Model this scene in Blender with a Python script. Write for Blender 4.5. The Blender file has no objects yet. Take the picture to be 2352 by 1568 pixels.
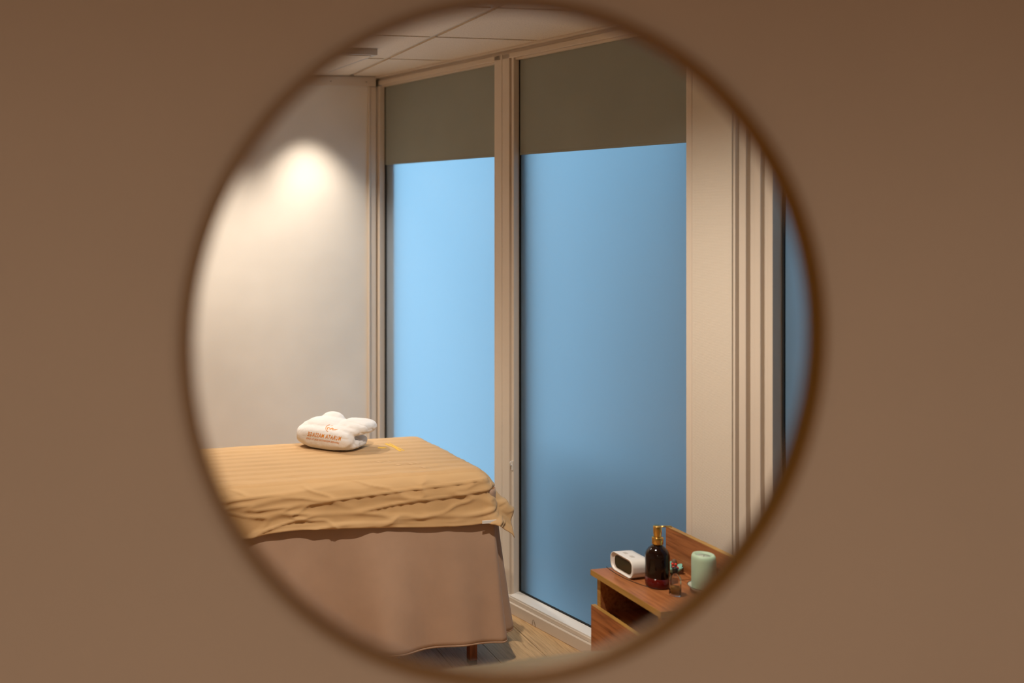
import bpy, bmesh, math, random
from mathutils import Vector, Matrix, noise
from mathutils.bvhtree import BVHTree

SC = bpy.context.scene
COL = SC.collection
random.seed(7)

# ------------------------------------------------------------------ camera
CAM_H = 1.666
F, CX, HY = 2400.0, 604.0, 485.0            # pixels in the 2352 x 1568 frame
cam = bpy.data.cameras.new('camera')
cam.sensor_width = 36.0
cam.lens = 36.0 * F / 2352.0
cam.shift_x = (1176.0 - CX) / 2352.0
cam.shift_y = -(784.0 - HY) / 2352.0
cam.clip_start = 0.02
cam.dof.use_dof = True
cam.dof.focus_distance = 3.85
cam.dof.aperture_fstop = 1.50
cam_ob = bpy.data.objects.new('camera', cam)
COL.objects.link(cam_ob)
cam_ob.location = (0, 0, CAM_H)
cam_ob.rotation_euler = (math.pi / 2, 0, 0)
SC.camera = cam_ob

# ------------------------------------------------------------------ sky
world = bpy.data.worlds.new('sky')
SC.world = world
world.use_nodes = True
bg = world.node_tree.nodes['Background']
bg.inputs['Color'].default_value = (0.30, 0.585, 0.80, 1)
bg.inputs['Strength'].default_value = 3.0

# ------------------------------------------------------------------ ceiling spots (light positions; fixtures are built below)
SPOTS = [  # x, y, watts, cone degrees, blend
    (0.262, 5.037, 76, 80, 1.0),     # close to the far wall
    (0.55, 2.80, 132, 150, 1.0),     # in front of the bed
    (-0.40, 4.70, 92, 116, 1.0),
    (-0.20, -0.60, 33, 170, 0.8),    # added unseen lamp, brightens this side of the mirror wall
    (1.30, -0.30, 33, 170, 0.8),  # second added lamp, evens the light on that wall
]
SPOT_COL = (1.0, 0.895, 0.77)

# ------------------------------------------------------------------ exposure
SC.view_settings.view_transform = 'Standard'
SC.view_settings.look = 'None'
SC.view_settings.exposure = 0.0
SC.view_settings.gamma = 1.0
SC.view_settings.use_curve_mapping = False
SC.cycles.use_light_tree = False

# ================================================================== geometry frame of the place
CEIL = 2.352
BETA = math.atan2(0.1902, 0.9817)                   # the tile grid / far wall / mirror wall
U2 = Vector((0.9817, 0.1902)); U1 = Vector((-0.1902, 0.9817))
C0 = Vector((0.581, 5.342))                         # the corner of far wall and window wall
W = Vector((0.4294, -0.9031)); NW = Vector((-0.9031, -0.4294))
ANG_W = math.atan2(W.y, W.x)
YB = 5.134                                          # far wall in grid coordinates
XL = -1.014
YR = -1.6


def g2w(x, y):
    p = U2 * x + U1 * y
    return (p.x, p.y)


# ================================================================== materials
MATS = {}


def mat(name, col, rough=0.6, metal=0.0, spec=0.5):
    m = bpy.data.materials.new(name)
    m.use_nodes = True
    b = m.node_tree.nodes['Principled BSDF']
    b.inputs['Base Color'].default_value = (*col, 1)
    b.inputs['Roughness'].default_value = rough
    b.inputs['Metallic'].default_value = metal
    b.inputs['Specular IOR Level'].default_value = spec
    MATS[name] = m
    return m, m.node_tree, b


def nd(nt, kind, **kw):
    n = nt.nodes.new(kind)
    for k, v in kw.items():
        if k in n.inputs:
            n.inputs[k].default_value = v
        else:
            setattr(n, k, v)
    return n


def coords(nt, scale=(1, 1, 1), rot=(0, 0, 0), kind='Object'):
    tc = nd(nt, 'ShaderNodeTexCoord')
    mp = nd(nt, 'ShaderNodeMapping')
    mp.inputs['Scale'].default_value = scale
    mp.inputs['Rotation'].default_value = rot
    nt.links.new(tc.outputs[kind], mp.inputs['Vector'])
    return mp.outputs['Vector']


def ramp(nt, fac, stops):
    r = nd(nt, 'ShaderNodeValToRGB')
    e = r.color_ramp.elements
    while len(e) < len(stops):
        e.new(0.5)
    for i, (p, c) in enumerate(stops):
        e[i].position = p
        e[i].color = (*c, 1) if len(c) == 3 else c
    nt.links.new(fac, r.inputs['Fac'])
    return r.outputs['Color']


def bump(nt, b, height, strength=0.2, dist=0.001):
    n = nd(nt, 'ShaderNodeBump')
    n.inputs['Strength'].default_value = strength
    n.inputs['Distance'].default_value = dist
    nt.links.new(height, n.inputs['Height'])
    nt.links.new(n.outputs['Normal'], b.inputs['Normal'])


def noise_tex(nt, vec, scale, detail=3, rough=0.55):
    n = nd(nt, 'ShaderNodeTexNoise')
    n.inputs['Scale'].default_value = scale
    n.inputs['Detail'].default_value = detail
    n.inputs['Roughness'].default_value = rough
    nt.links.new(vec, n.inputs['Vector'])
    return n.outputs['Fac']


def painted(name, col, rough=0.55, scale=260, strength=0.25, var=0.05):
    m, nt, b = mat(name, col, rough)
    v = coords(nt)
    f = noise_tex(nt, v, scale, 4)
    bump(nt, b, f, strength, 0.0015)
    f2 = noise_tex(nt, v, 3.0, 2)
    lo = tuple(c * (1 - var) for c in col); hi = tuple(min(1, c * (1 + var)) for c in col)
    nt.links.new(ramp(nt, f2, [(0.3, lo), (0.7, hi)]), b.inputs['Base Color'])
    return m


M_WALL = painted('cream wall paint', (0.79, 0.72, 0.63), 0.6)
M_TAUPE = painted('taupe wall paint', (0.50, 0.385, 0.295), 0.7, 180, 0.2, 0.03)  # even brown, darker and warmer than the cream walls
M_FRAME = painted('cream frame lacquer', (0.74, 0.64, 0.535), 0.38, 90, 0.06, 0.02)
M_SHELL = painted('plain room paint', (0.70, 0.58, 0.46), 0.7)

# woven wallpaper
M_WEAVE, nt, b = mat('woven wallpaper', (0.76, 0.675, 0.565), 0.65)
v = coords(nt)
w1 = nd(nt, 'ShaderNodeTexWave', bands_direction='Z'); w1.inputs['Scale'].default_value = 85
w2 = nd(nt, 'ShaderNodeTexWave', bands_direction='X'); w2.inputs['Scale'].default_value = 85
for w_ in (w1, w2):
    w_.inputs['Distortion'].default_value = 1.5
    nt.links.new(v, w_.inputs['Vector'])
mx = nd(nt, 'ShaderNodeMath', operation='ADD')
nt.links.new(w1.outputs['Fac'], mx.inputs[0]); nt.links.new(w2.outputs['Fac'], mx.inputs[1])
bump(nt, b, mx.outputs[0], 0.45, 0.0012)

# ceiling tile
M_TILE, nt, b = mat('mineral ceiling tile', (0.72, 0.62, 0.50), 0.85)
v = coords(nt)
f = noise_tex(nt, v, 190, 4, 0.7)
nt.links.new(ramp(nt, f, [(0.28, (0.58, 0.48, 0.37)), (0.45, (0.80, 0.68, 0.54)), (0.62, (0.85, 0.73, 0.585))]), b.inputs['Base Color'])
bump(nt, b, f, 0.3, 0.001)
M_BAR, _, _ = mat('ceiling bar enamel', (0.62, 0.54, 0.44), 0.45)

# floor planks (grain along local y)
M_PLANK, nt, b = mat('oak look plank', (0.4, 0.26, 0.14), 0.5)
v = coords(nt, (26, 1.6, 26))
oi = nd(nt, 'ShaderNodeObjectInfo')
ad = nd(nt, 'ShaderNodeVectorMath', operation='ADD')
sc_ = nd(nt, 'ShaderNodeVectorMath', operation='SCALE'); sc_.inputs['Scale'].default_value = 37.0
cb = nd(nt, 'ShaderNodeCombineXYZ')
nt.links.new(oi.outputs['Random'], cb.inputs[0]); nt.links.new(oi.outputs['Random'], cb.inputs[1])
nt.links.new(cb.outputs[0], sc_.inputs[0]); nt.links.new(sc_.outputs[0], ad.inputs[0]); nt.links.new(v, ad.inputs[1])
f = noise_tex(nt, ad.outputs[0], 4.5, 6, 0.65)
c1 = ramp(nt, f, [(0.30, (0.38, 0.215, 0.095)), (0.48, (0.64, 0.40, 0.19)), (0.7, (0.78, 0.52, 0.26))])
hv = nd(nt, 'ShaderNodeHueSaturation')
mr = nd(nt, 'ShaderNodeMapRange'); mr.inputs['To Min'].default_value = 0.85; mr.inputs['To Max'].default_value = 1.12
nt.links.new(oi.outputs['Random'], mr.inputs['Value']); nt.links.new(mr.outputs[0], hv.inputs['Value'])
nt.links.new(c1, hv.inputs['Color']); nt.links.new(hv.outputs[0], b.inputs['Base Color'])
bump(nt, b, f, 0.25, 0.0008)

# frosted film glass
M_GLASS = bpy.data.materials.new('frosted window film'); M_GLASS.use_nodes = True
nt = M_GLASS.node_tree; nt.nodes.clear()
out = nd(nt, 'ShaderNodeOutputMaterial')
tr = nd(nt, 'ShaderNodeBsdfTranslucent'); tr.inputs['Color'].default_value = (0.86, 0.9, 0.94, 1)
df = nd(nt, 'ShaderNodeBsdfDiffuse'); df.inputs['Color'].default_value = (0.30, 0.36, 0.42, 1)
gl = nd(nt, 'ShaderNodeBsdfGlossy'); gl.inputs['Roughness'].default_value = 0.28; gl.inputs['Color'].default_value = (1, 1, 1, 1)
m1 = nd(nt, 'ShaderNodeMixShader'); m1.inputs[0].default_value = 0.10
m2 = nd(nt, 'ShaderNodeMixShader'); m2.inputs[0].default_value = 0.03
v = coords(nt)
f = noise_tex(nt, v, 420, 2)
bp = nd(nt, 'ShaderNodeBump'); bp.inputs['Strength'].default_value = 0.12; bp.inputs['Distance'].default_value = 0.0004
nt.links.new(f, bp.inputs['Height']); nt.links.new(bp.outputs[0], gl.inputs['Normal'])
nt.links.new(tr.outputs[0], m1.inputs[1]); nt.links.new(df.outputs[0], m1.inputs[2])
nt.links.new(m1.outputs[0], m2.inputs[1]); nt.links.new(gl.outputs[0], m2.inputs[2])
nt.links.new(m2.outputs[0], out.inputs['Surface'])

M_GASKET, _, _ = mat('black rubber', (0.012, 0.012, 0.011), 0.7)
M_BLIND = painted('olive grey blind fabric', (0.315, 0.335, 0.295), 0.8, 500, 0.2, 0.04)
M_RIM, nt, b = mat('dark gold metal', (0.22, 0.098, 0.005), 0.45, 0.35)
M_OUT, _, _ = mat('dark exterior', (0.05, 0.055, 0.06), 0.8)
M_POST, _, _ = mat('grey outer post', (0.62, 0.62, 0.62), 0.8)
M_GROUND, _, _ = mat('outdoor paving', (0.10, 0.10, 0.10), 0.9)


def cloth(name, col, stripes=None, scale=900, strength=0.25):
    m, nt, b = mat(name, col, 0.8, 0, 0.25)
    b.inputs['Sheen Weight'].default_value = 0.12
    v = coords(nt)
    f = noise_tex(nt, v, scale, 3)
    f2 = noise_tex(nt, v, 6, 4)
    lo = tuple(c * 0.93 for c in col); hi = tuple(c * 1.06 for c in col)
    c = ramp(nt, f2, [(0.3, lo), (0.7, hi)])
    if stripes:
        period, light = stripes
        wv = nd(nt, 'ShaderNodeTexWave', bands_direction='Y', wave_profile='SIN')
        wv.inputs['Scale'].default_value = 2 * math.pi / period / 20.0
        nt.links.new(v, wv.inputs['Vector'])
        s = ramp(nt, wv.outputs['Fac'], [(0.40, (0, 0, 0)), (0.60, (1, 1, 1))])
        mxn = nd(nt, 'ShaderNodeMixRGB')
        mxn.inputs['Color2'].default_value = (*light, 1)
        nt.links.new(s, mxn.inputs['Fac']); nt.links.new(c, mxn.inputs['Color1'])
        c = mxn.outputs[0]
    nt.links.new(c, b.inputs['Base Color'])
    bump(nt, b, f, strength, 0.0006)
    return m


M_SHEET = cloth('caramel striped sateen', (0.57, 0.35, 0.16), (0.058, (0.61, 0.385, 0.185)))  # sheen of the sateen stripes is put in as a lighter colour
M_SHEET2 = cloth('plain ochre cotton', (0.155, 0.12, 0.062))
M_SKIRT = cloth('dusty brown cotton', (0.43, 0.28, 0.19))
M_SKIRT2 = cloth('dim brown cotton', (0.40, 0.26, 0.17))
M_TOWEL = cloth('white terry', (0.83, 0.80, 0.775), None, 420, 0.9)
M_THREAD, _, _ = mat('orange thread', (0.72, 0.25, 0.012), 0.6)
M_THREADY, _, _ = mat('yellow thread', (0.88, 0.50, 0.02), 0.55)
M_TAG, _, _ = mat('white tag', (0.8, 0.78, 0.74), 0.7)
M_PAD, _, _ = mat('bed padding', (0.55, 0.42, 0.3), 0.8)


def wood(name, dark, mid, light, stretch=(30, 2.0, 30), rough=0.42, knots=True):
    m, nt, b = mat(name, mid, rough)
    v = coords(nt, stretch)
    f = noise_tex(nt, v, 3.0, 7, 0.62)
    c = ramp(nt, f, [(0.28, dark), (0.5, mid), (0.74, light)])
    if knots:
        v2 = coords(nt, (9, 4.5, 9))
        vo = nd(nt, 'ShaderNodeTexVoronoi'); vo.inputs['Scale'].default_value = 1.2
        nt.links.new(v2, vo.inputs['Vector'])
        k = ramp(nt, vo.outputs['Distance'], [(0.03, (0.16, 0.13, 0.12)), (0.17, (1, 1, 1))])
        ml = nd(nt, 'ShaderNodeMixRGB', blend_type='MULTIPLY'); ml.inputs['Fac'].default_value = 0.85
        nt.links.new(c, ml.inputs['Color1']); nt.links.new(k, ml.inputs['Color2'])
        c = ml.outputs[0]
    nt.links.new(c, b.inputs['Base Color'])
    bump(nt, b, f, 0.2, 0.0006)
    return m


M_WOOD = wood('walnut oak board', (0.16, 0.048, 0.014), (0.36, 0.128, 0.040), (0.47, 0.19, 0.066))
M_EDGE = wood('golden edge band', (0.30, 0.155, 0.035), (0.42, 0.23, 0.055), (0.5, 0.29, 0.08), knots=False)
M_LEGW = wood('red brown beech', (0.13, 0.035, 0.012), (0.26, 0.075, 0.025), (0.33, 0.11, 0.04), (30, 30, 3), knots=False)

M_WHITEP, _, _ = mat('white plastic', (0.80, 0.76, 0.71), 0.35)
M_LCD, _, _ = mat('dark green display', (0.032, 0.028, 0.010), 0.25)
M_BLACK, _, _ = mat('black plastic', (0.012, 0.011, 0.01), 0.4)
M_GOLD, _, _ = mat('polished gold', (0.78, 0.50, 0.15), 0.18, 1.0)
M_AMBER, nt, b = mat('dark amber glass', (0.010, 0.003, 0.002), 0.06)
b.inputs['Coat Weight'].default_value = 0.0; b.inputs['Specular IOR Level'].default_value = 0.4
M_AMBERL, nt, b = mat('amber glass over oil', (0.085, 0.003, 0.002), 0.07)
b.inputs['Coat Weight'].default_value = 0.0
M_CLEAR, nt, b = mat('clear glass', (0.97, 0.95, 0.92), 0.04)
b.inputs['Transmission Weight'].default_value = 1.0
b.inputs['IOR'].default_value = 1.45
M_OIL, nt, b = mat('golden oil', (0.50, 0.26, 0.05), 0.1)
b.inputs['Transmission Weight'].default_value = 0.45
M_CANDLE, nt, b = mat('pale green wax', (0.46, 0.60, 0.44), 0.5)
b.inputs['Subsurface Weight'].default_value = 0.35
b.inputs['Subsurface Radius'].default_value = (0.012, 0.014, 0.01)
b.inputs['Subsurface Scale'].default_value = 1.0
M_CERAM, _, _ = mat('pale celadon glaze', (0.62, 0.66, 0.56), 0.2)
M_TURQ, _, _ = mat('turquoise glaze', (0.24, 0.52, 0.42), 0.25)
M_RIMD, _, _ = mat('dark glaze rim', (0.05, 0.03, 0.03), 0.3)
M_RED, _, _ = mat('red lacquer', (0.72, 0.05, 0.03), 0.35)
M_POD, _, _ = mat('brown pod', (0.16, 0.09, 0.055), 0.7)
M_SILL = painted('white sill lacquer', (0.86, 0.81, 0.75), 0.3, 90, 0.05, 0.02)
M_PANEL, _, _ = mat('grey panel enamel', (0.55, 0.50, 0.45), 0.5)
M_EMIT = bpy.data.materials.new('lit lens'); M_EMIT.use_nodes = True
_e = M_EMIT.node_tree.nodes['Principled BSDF']
M_EMIT.cycles.emission_sampling = 'NONE'
_e.inputs['Emission Color'].default_value = (1, 0.86, 0.7, 1); _e.inputs['Emission Strength'].default_value = 4.0


# ================================================================== mesh helpers
def link(ob, parent=None):
    COL.objects.link(ob)
    if parent is not None:
        ob.parent = parent
    return ob


def mesh_obj(name, verts, faces, m, parent=None, smooth=False, loc=(0, 0, 0), rz=0.0):
    me = bpy.data.meshes.new(name)
    me.from_pydata([tuple(v) for v in verts], [], faces)
    me.validate(); me.update()
    if smooth:
        me.polygons.foreach_set('use_smooth', [True] * len(me.polygons))
    if m:
        me.materials.append(m)
    ob = bpy.data.objects.new(name, me)
    ob.location = loc; ob.rotation_euler = (0, 0, rz)
    return link(ob, parent)


def bm_obj(name, bm, m, parent=None, smooth=False, loc=(0, 0, 0), rz=0.0):
    me = bpy.data.meshes.new(name)
    bmesh.ops.recalc_face_normals(bm, faces=bm.faces)
    bm.to_mesh(me); bm.free()
    if smooth:
        me.polygons.foreach_set('use_smooth', [True] * len(me.polygons))
    me.materials.append(m)
    ob = bpy.data.objects.new(name, me)
    ob.location = loc; ob.rotation_euler = (0, 0, rz)
    return link(ob, parent)


def box_bm(x0, x1, y0, y1, z0, z1, bev=0.0, seg=2):
    bm = bmesh.new()
    vs = [bm.verts.new((x, y, z)) for x in (x0, x1) for y in (y0, y1) for z in (z0, z1)]
    for f_ in ((0, 1, 3, 2), (4, 6, 7, 5), (0, 4, 5, 1), (2, 3, 7, 6), (0, 2, 6, 4), (1, 5, 7, 3)):
        bm.faces.new([vs[i] for i in f_])
    if bev > 0:
        bmesh.ops.bevel(bm, geom=list(bm.edges), offset=bev, segments=seg, profile=0.5, affect='EDGES')
    return bm


def box(name, x0, x1, y0, y1, z0, z1, m, parent=None, bev=0.0, seg=2):
    return bm_obj(name, box_bm(x0, x1, y0, y1, z0, z1, bev, seg), m, parent)


def empty(name, loc=(0, 0, 0), rz=0.0):
    o = bpy.data.objects.new(name, None)
    o.location = loc; o.rotation_euler = (0, 0, rz)
    o.empty_display_size = 0.05
    return link(o)


def tag(o, label, cat, group=None):
    o['label'] = label; o['category'] = cat
    if group:
        o['group'] = group
    return o


def struct(o, label=None):
    o['kind'] = 'structure'
    if label:
        o['label'] = label
    return o


def lathe(name, prof, m, parent=None, n=48, loc=(0, 0, 0), closed=False, smooth=True):
    """prof: (r, z) list; ends with r == 0 become poles."""
    verts, faces, rings = [], [], []
    for r, z in prof:
        if r < 1e-6:
            verts.append((0, 0, z)); rings.append([len(verts) - 1])
        else:
            i0 = len(verts)
            for k in range(n):
                a = 2 * math.pi * k / n
                verts.append((r * math.cos(a), r * math.sin(a), z))
            rings.append(list(range(i0, i0 + n)))
    pairs = list(zip(rings[:-1], rings[1:]))
    if closed:
        pairs.append((rings[-1], rings[0]))
    for A, B in pairs:
        for k in range(n):
            k2 = (k + 1) % n
            if len(A) == 1 and len(B) == 1:
                continue
            if len(A) == 1:
                faces.append((A[0], B[k2], B[k]))
            elif len(B) == 1:
                faces.append((A[k], A[k2], B[0]))
            else:
                faces.append((A[k], A[k2], B[k2], B[k]))
    ob = mesh_obj(name, verts, faces, m, parent, smooth, loc)
    bm = bmesh.new(); bm.from_mesh(ob.data); bmesh.ops.recalc_face_normals(bm, faces=bm.faces); bm.to_mesh(ob.data); bm.free()
    if smooth:
        ob.data.polygons.foreach_set('use_smooth', [True] * len(ob.data.polygons))
    return ob


def tube(name, pts, r, m, parent=None, n=8, loc=(0, 0, 0)):
    pts = [Vector(p) for p in pts]
    verts, faces = [], []
    for i, p in enumerate(pts):
        t = (pts[min(i + 1, len(pts) - 1)] - pts[max(i - 1, 0)]).normalized()
        a = t.cross(Vector((0, 0, 1)))
        if a.length < 1e-4:
            a = t.cross(Vector((1, 0, 0)))
        a.normalize(); b_ = t.cross(a)
        for k in range(n):
            th = 2 * math.pi * k / n
            verts.append(p + r * (math.cos(th) * a + math.sin(th) * b_))
    for i in range(len(pts) - 1):
        for k in range(n):
            k2 = (k + 1) % n
            faces.append((i * n + k, i * n + k2, (i + 1) * n + k2, (i + 1) * n + k))
    faces.append(tuple(range(n))[::-1]); faces.append(tuple((len(pts) - 1) * n + k for k in range(n)))
    return mesh_obj(name, verts, faces, m, parent, True, loc)


def clip(poly, hp):
    a, b_, c = hp                                   # keep a*x + b*y >= c
    outp = []
    for i in range(len(poly)):
        p, q = poly[i], poly[(i + 1) % len(poly)]
        dp, dq = a * p[0] + b_ * p[1] - c, a * q[0] + b_ * q[1] - c
        if dp >= 0:
            outp.append(p)
        if dp * dq < 0:
            t = dp / (dp - dq)
            outp.append((p[0] + t * (q[0] - p[0]), p[1] + t * (q[1] - p[1])))
    return outp


def room_planes(inset=0.0):
    nl = (NW.dot(U2), NW.dot(U1)); c0 = C0.dot(NW)
    return [(1, 0, XL + inset), (0, -1, -(YB - inset)), (0, 1, YR + inset), (nl[0], nl[1], c0 + inset)]


def prism(poly, z0, z1):
    n = len(poly)
    verts = [(x, y, z0) for x, y in poly] + [(x, y, z1) for x, y in poly]
    faces = [tuple(range(n))[::-1], tuple(range(n, 2 * n))]
    for i in range(n):
        j = (i + 1) % n
        faces.append((i, j, n + j, n + i))
    return verts, faces


def area(poly):
    return abs(sum(poly[i][0] * poly[(i + 1) % len(poly)][1] - poly[(i + 1) % len(poly)][0] * poly[i][1] for i in range(len(poly)))) / 2


# ================================================================== floor
floor = struct(empty('floor', (0, 0, 0), BETA), 'light oak look plank floor')
big = [(XL - .1, YR - .1), (4.6, YR - .1), (4.6, YB + .1), (XL - .1, YB + .1)]
base = big
for hp in room_planes(-0.08):
    base = clip(base, hp)
vv, ff = prism(base, -0.06, -0.008)
mesh_obj('subfloor', vv, ff, M_PLANK, floor)
PW, PL = 0.19, 1.28
shared = {}
ix = 0
x = XL - 0.05
while x < 4.4:
    y = YR - ((ix * 0.47) % 1.0) * PL
    while y < YB:
        rect = [(x + .0012, y + .0012), (x + PW - .0012, y + .0012), (x + PW - .0012, y + PL - .0012), (x + .0012, y + PL - .0012)]
        poly = rect
        for hp in room_planes(0.002):
            poly = clip(poly, hp)
            if len(poly) < 3:
                break
        if len(poly) >= 3 and area(poly) > 1e-3:
            ox, oy = x + PW / 2, y + PL / 2
            full = abs(area(poly) - area(rect)) < 1e-7
            if full and 'p' in shared:
                o = bpy.data.objects.new('plank', shared['p']); o.location = (ox, oy, 0); link(o, floor)
            else:
                vv, ff = prism([(px - ox, py - oy) for px, py in poly], -0.0075, 0.0)
                o = mesh_obj('plank', vv, ff, M_PLANK, floor, False, (ox, oy, 0))
                if full:
                    shared['p'] = o.data
        y += PL
    x += PW; ix += 1

# ================================================================== ceiling
ceiling = struct(empty('ceiling', (0, 0, 0), BETA), 'suspended ceiling of speckled square tiles')
vv, ff = prism(base, CEIL + 0.03, CEIL + 0.09)
mesh_obj('ceiling_slab', vv, ff, M_BAR, ceiling)
GX, GY = 1.432, 3.922
tile_mesh = None
TS = 0.6
i0, i1 = -5, 5
for i in range(i0, i1):
    for j in range(-10, 3):
        x0 = GX + i * TS; y0 = GY + j * TS
        rect = [(x0 + .0225, y0 + .0015), (x0 + TS - .0015, y0 + .0015), (x0 + TS - .0015, y0 + TS - .0225), (x0 + .0225, y0 + TS - .0225)]
        poly = rect
        for hp in room_planes(0.016):
            poly = clip(poly, hp)
            if len(poly) < 3:
                break
        if len(poly) < 3 or area(poly) < 1e-3:
            continue
        ox, oy = x0 + TS / 2, y0 + TS / 2
        full = abs(area(poly) - area(rect)) < 1e-7
        if full and tile_mesh:
            o = bpy.data.objects.new('ceiling_tile', tile_mesh); o.location = (ox, oy, 0); link(o, ceiling)
        else:
            vv, ff = prism([(px - ox, py - oy) for px, py in poly], CEIL, CEIL + 0.02)
            o = mesh_obj('ceiling_tile', vv, ff, M_TILE, ceiling, False, (ox, oy, 0))
            if full:
                tile_mesh = o.data
for i in range(i0, i1):
    x0 = GX + i * TS
    poly = [(x0 - .001, YR), (x0 + .024, YR), (x0 + .024, YB), (x0 - .001, YB)]
    for hp in room_planes(0.012):
        poly = clip(poly, hp)
        if len(poly) < 3:
            break
    if len(poly) >= 3 and area(poly) > 2e-3:
        vv, ff = prism(poly, CEIL + 0.007, CEIL + 0.03)
        mesh_obj('ceiling_bar', vv, ff, M_BAR, ceiling)
for j in range(-9, 3):
    y0 = GY + j * TS
    poly = [(XL, y0 - .024), (4.4, y0 - .024), (4.4, y0 + .001), (XL, y0 + .001)]
    for hp in room_planes(0.012):
        poly = clip(poly, hp)
        if len(poly) < 3:
            break
    if len(poly) >= 3:
        vv, ff = prism(poly, CEIL + 0.0075, CEIL + 0.029)
        mesh_obj('ceiling_bar', vv, ff, M_BAR, ceiling)

# ================================================================== walls (grid frame)
def grid_box(name, x0, x1, y0, y1, z0, z1, m, parent=None, bev=0.0):
    o = box(name, x0, x1, y0, y1, z0, z1, m, parent, bev)
    o.rotation_euler = (0, 0, BETA)
    return o


xc = C0.dot(U2)                                       # corner in grid x
struct(grid_box('wall_back', XL - .1, xc + 0.02, YB, YB + .1, 0, CEIL + .03, M_WALL), 'cream painted far wall washed by a spotlight')
struct(grid_box('wall_left', XL - .1, XL, YR - .1, YB + .1, 0, CEIL + .03, M_SHELL), 'plain side wall')
struct(grid_box('wall_rear', XL - .1, 4.35, YR - .1, YR, 0, CEIL + .03, M_SHELL), 'plain wall behind the viewer')
struct(grid_box('trim_1', XL, xc - 0.006, YB - .012, YB, CEIL - .05, CEIL - .001, M_FRAME, None, 0.001), 'flat cream trim under the ceiling on the far wall')
struct(grid_box('trim_2', xc - 0.036, xc - 0.006, YB - .010, YB, 0, CEIL - .052, M_FRAME, None, 0.0015), 'upright cream corner strip on the far wall')
struct(grid_box('trim_3', xc - 0.046, xc - 0.038, YB - .016, YB, 0, CEIL - .052, M_FRAME, None, 0.002), 'thin upright bead beside the corner strip')
struct(grid_box('baseboard_back', XL, xc - 0.05, YB - .012, YB, 0, 0.06, M_FRAME, None, 0.002), 'low cream skirting along the far wall')
sl_ = grid_box('slot', xc - 0.0055, xc - 0.0005, YB - .020, YB - .0005, CEIL - .050, CEIL - .014, M_GASKET, None)
sl_.parent = bpy.data.objects['trim_1']; sl_.rotation_euler = (0, 0, 0)
# screws in the upper trim
for dx in (-0.245, -0.058):
    o = grid_box('screw', xc + dx - .004, xc + dx + .004, YB - .0135, YB - .0115, CEIL - .030, CEIL - .027, M_POD, None)
    o.parent = bpy.data.objects['trim_1']
    o.rotation_euler = (0, 0, 0)

# ---- the wall that carries the round mirror rim
MX, MY, MZ = 0.4112, 0.888, 1.549                     # centre in grid coordinates
R_MIR = 0.3206 * 0.95                                  # radius of the rim's centre line
HOLE = R_MIR + 0.001
wx0, wx1, wz0, wz1 = XL, 2.684, 0.0, CEIL
N = 160
angs = [2 * math.pi * k / N for k in range(N)]
verts, faces = [], []
inner, outer = [], []
for a in angs:
    c, s = math.cos(a), math.sin(a)
    inner.append((MX + HOLE * c, MZ + HOLE * s))
    ts = []
    if c > 1e-9: ts.append((wx1 - MX) / c)
    if c < -1e-9: ts.append((wx0 - MX) / c)
    if s > 1e-9: ts.append((wz1 - MZ) / s)
    if s < -1e-9: ts.append((wz0 - MZ) / s)
    t = min(ts)
    outer.append([MX + t * c, MZ + t * s])
for cxr, czr in ((wx0, wz0), (wx0, wz1), (wx1, wz0), (wx1, wz1)):   # put the nearest ray exactly on each corner
    k = min(range(N), key=lambda q: (outer[q][0] - cxr) ** 2 + (outer[q][1] - czr) ** 2)
    outer[k] = [cxr, czr]
TH = 0.010
for y in (MY, MY + TH):
    for (ix_, iz_), (ox_, oz_) in zip(inner, outer):
        verts.append((ix_, y, iz_)); verts.append((ox_, y, oz_))
for k in range(N):
    k2 = (k + 1) % N
    A = [2 * k, 2 * k + 1, 2 * k2 + 1, 2 * k2]
    faces.append(tuple(A)); faces.append(tuple(i + 2 * N for i in A[::-1]))
    faces.append((2 * k, 2 * k2, 2 * k2 + 2 * N, 2 * k + 2 * N))
    faces.append((2 * k + 1, 2 * k + 1 + 2 * N, 2 * k2 + 1 + 2 * N, 2 * k2 + 1))
struct(mesh_obj('wall_front', verts, faces, M_TAUPE, None, False, (0, 0, 0), BETA), 'plain taupe brown wall around the round mirror')

# rim: rounded bar swept round the circle (axis = grid y)
verts, faces = [], []
NS, NR = 12, 160
hr, hyy = 0.0052, 0.011
for k in range(NR):
    a = 2 * math.pi * k / NR
    for q in range(NS):
        t = 2 * math.pi * q / NS
        ct, st = math.cos(t), math.sin(t)
        rr = hr * math.copysign(abs(ct) ** 0.6, ct); yy = hyy * math.copysign(abs(st) ** 0.6, st)
        verts.append(((R_MIR + rr) * math.cos(a), yy, (R_MIR + rr) * math.sin(a)))
for k in range(NR):
    for q in range(NS):
        faces.append((k * NS + q, k * NS + (q + 1) % NS, ((k + 1) % NR) * NS + (q + 1) % NS, ((k + 1) % NR) * NS + q))
mw = g2w(MX, MY + 0.000)
rim = mesh_obj('mirror_rim', verts, faces, M_RIM, None, True, (mw[0], mw[1], MZ), BETA)
tag(rim, 'thin dark gold rim of the large round mirror on the brown wall', 'mirror')

# ================================================================== window wall (local x = along the wall from the far corner, +y = outside)
def wroot(name, label):
    return struct(empty(name, (C0.x, C0.y, 0), ANG_W), label)


GL = 0.036                                             # glass plane
HEAD = 2.303                                           # top of glass
SILLZ = 0.074


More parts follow.
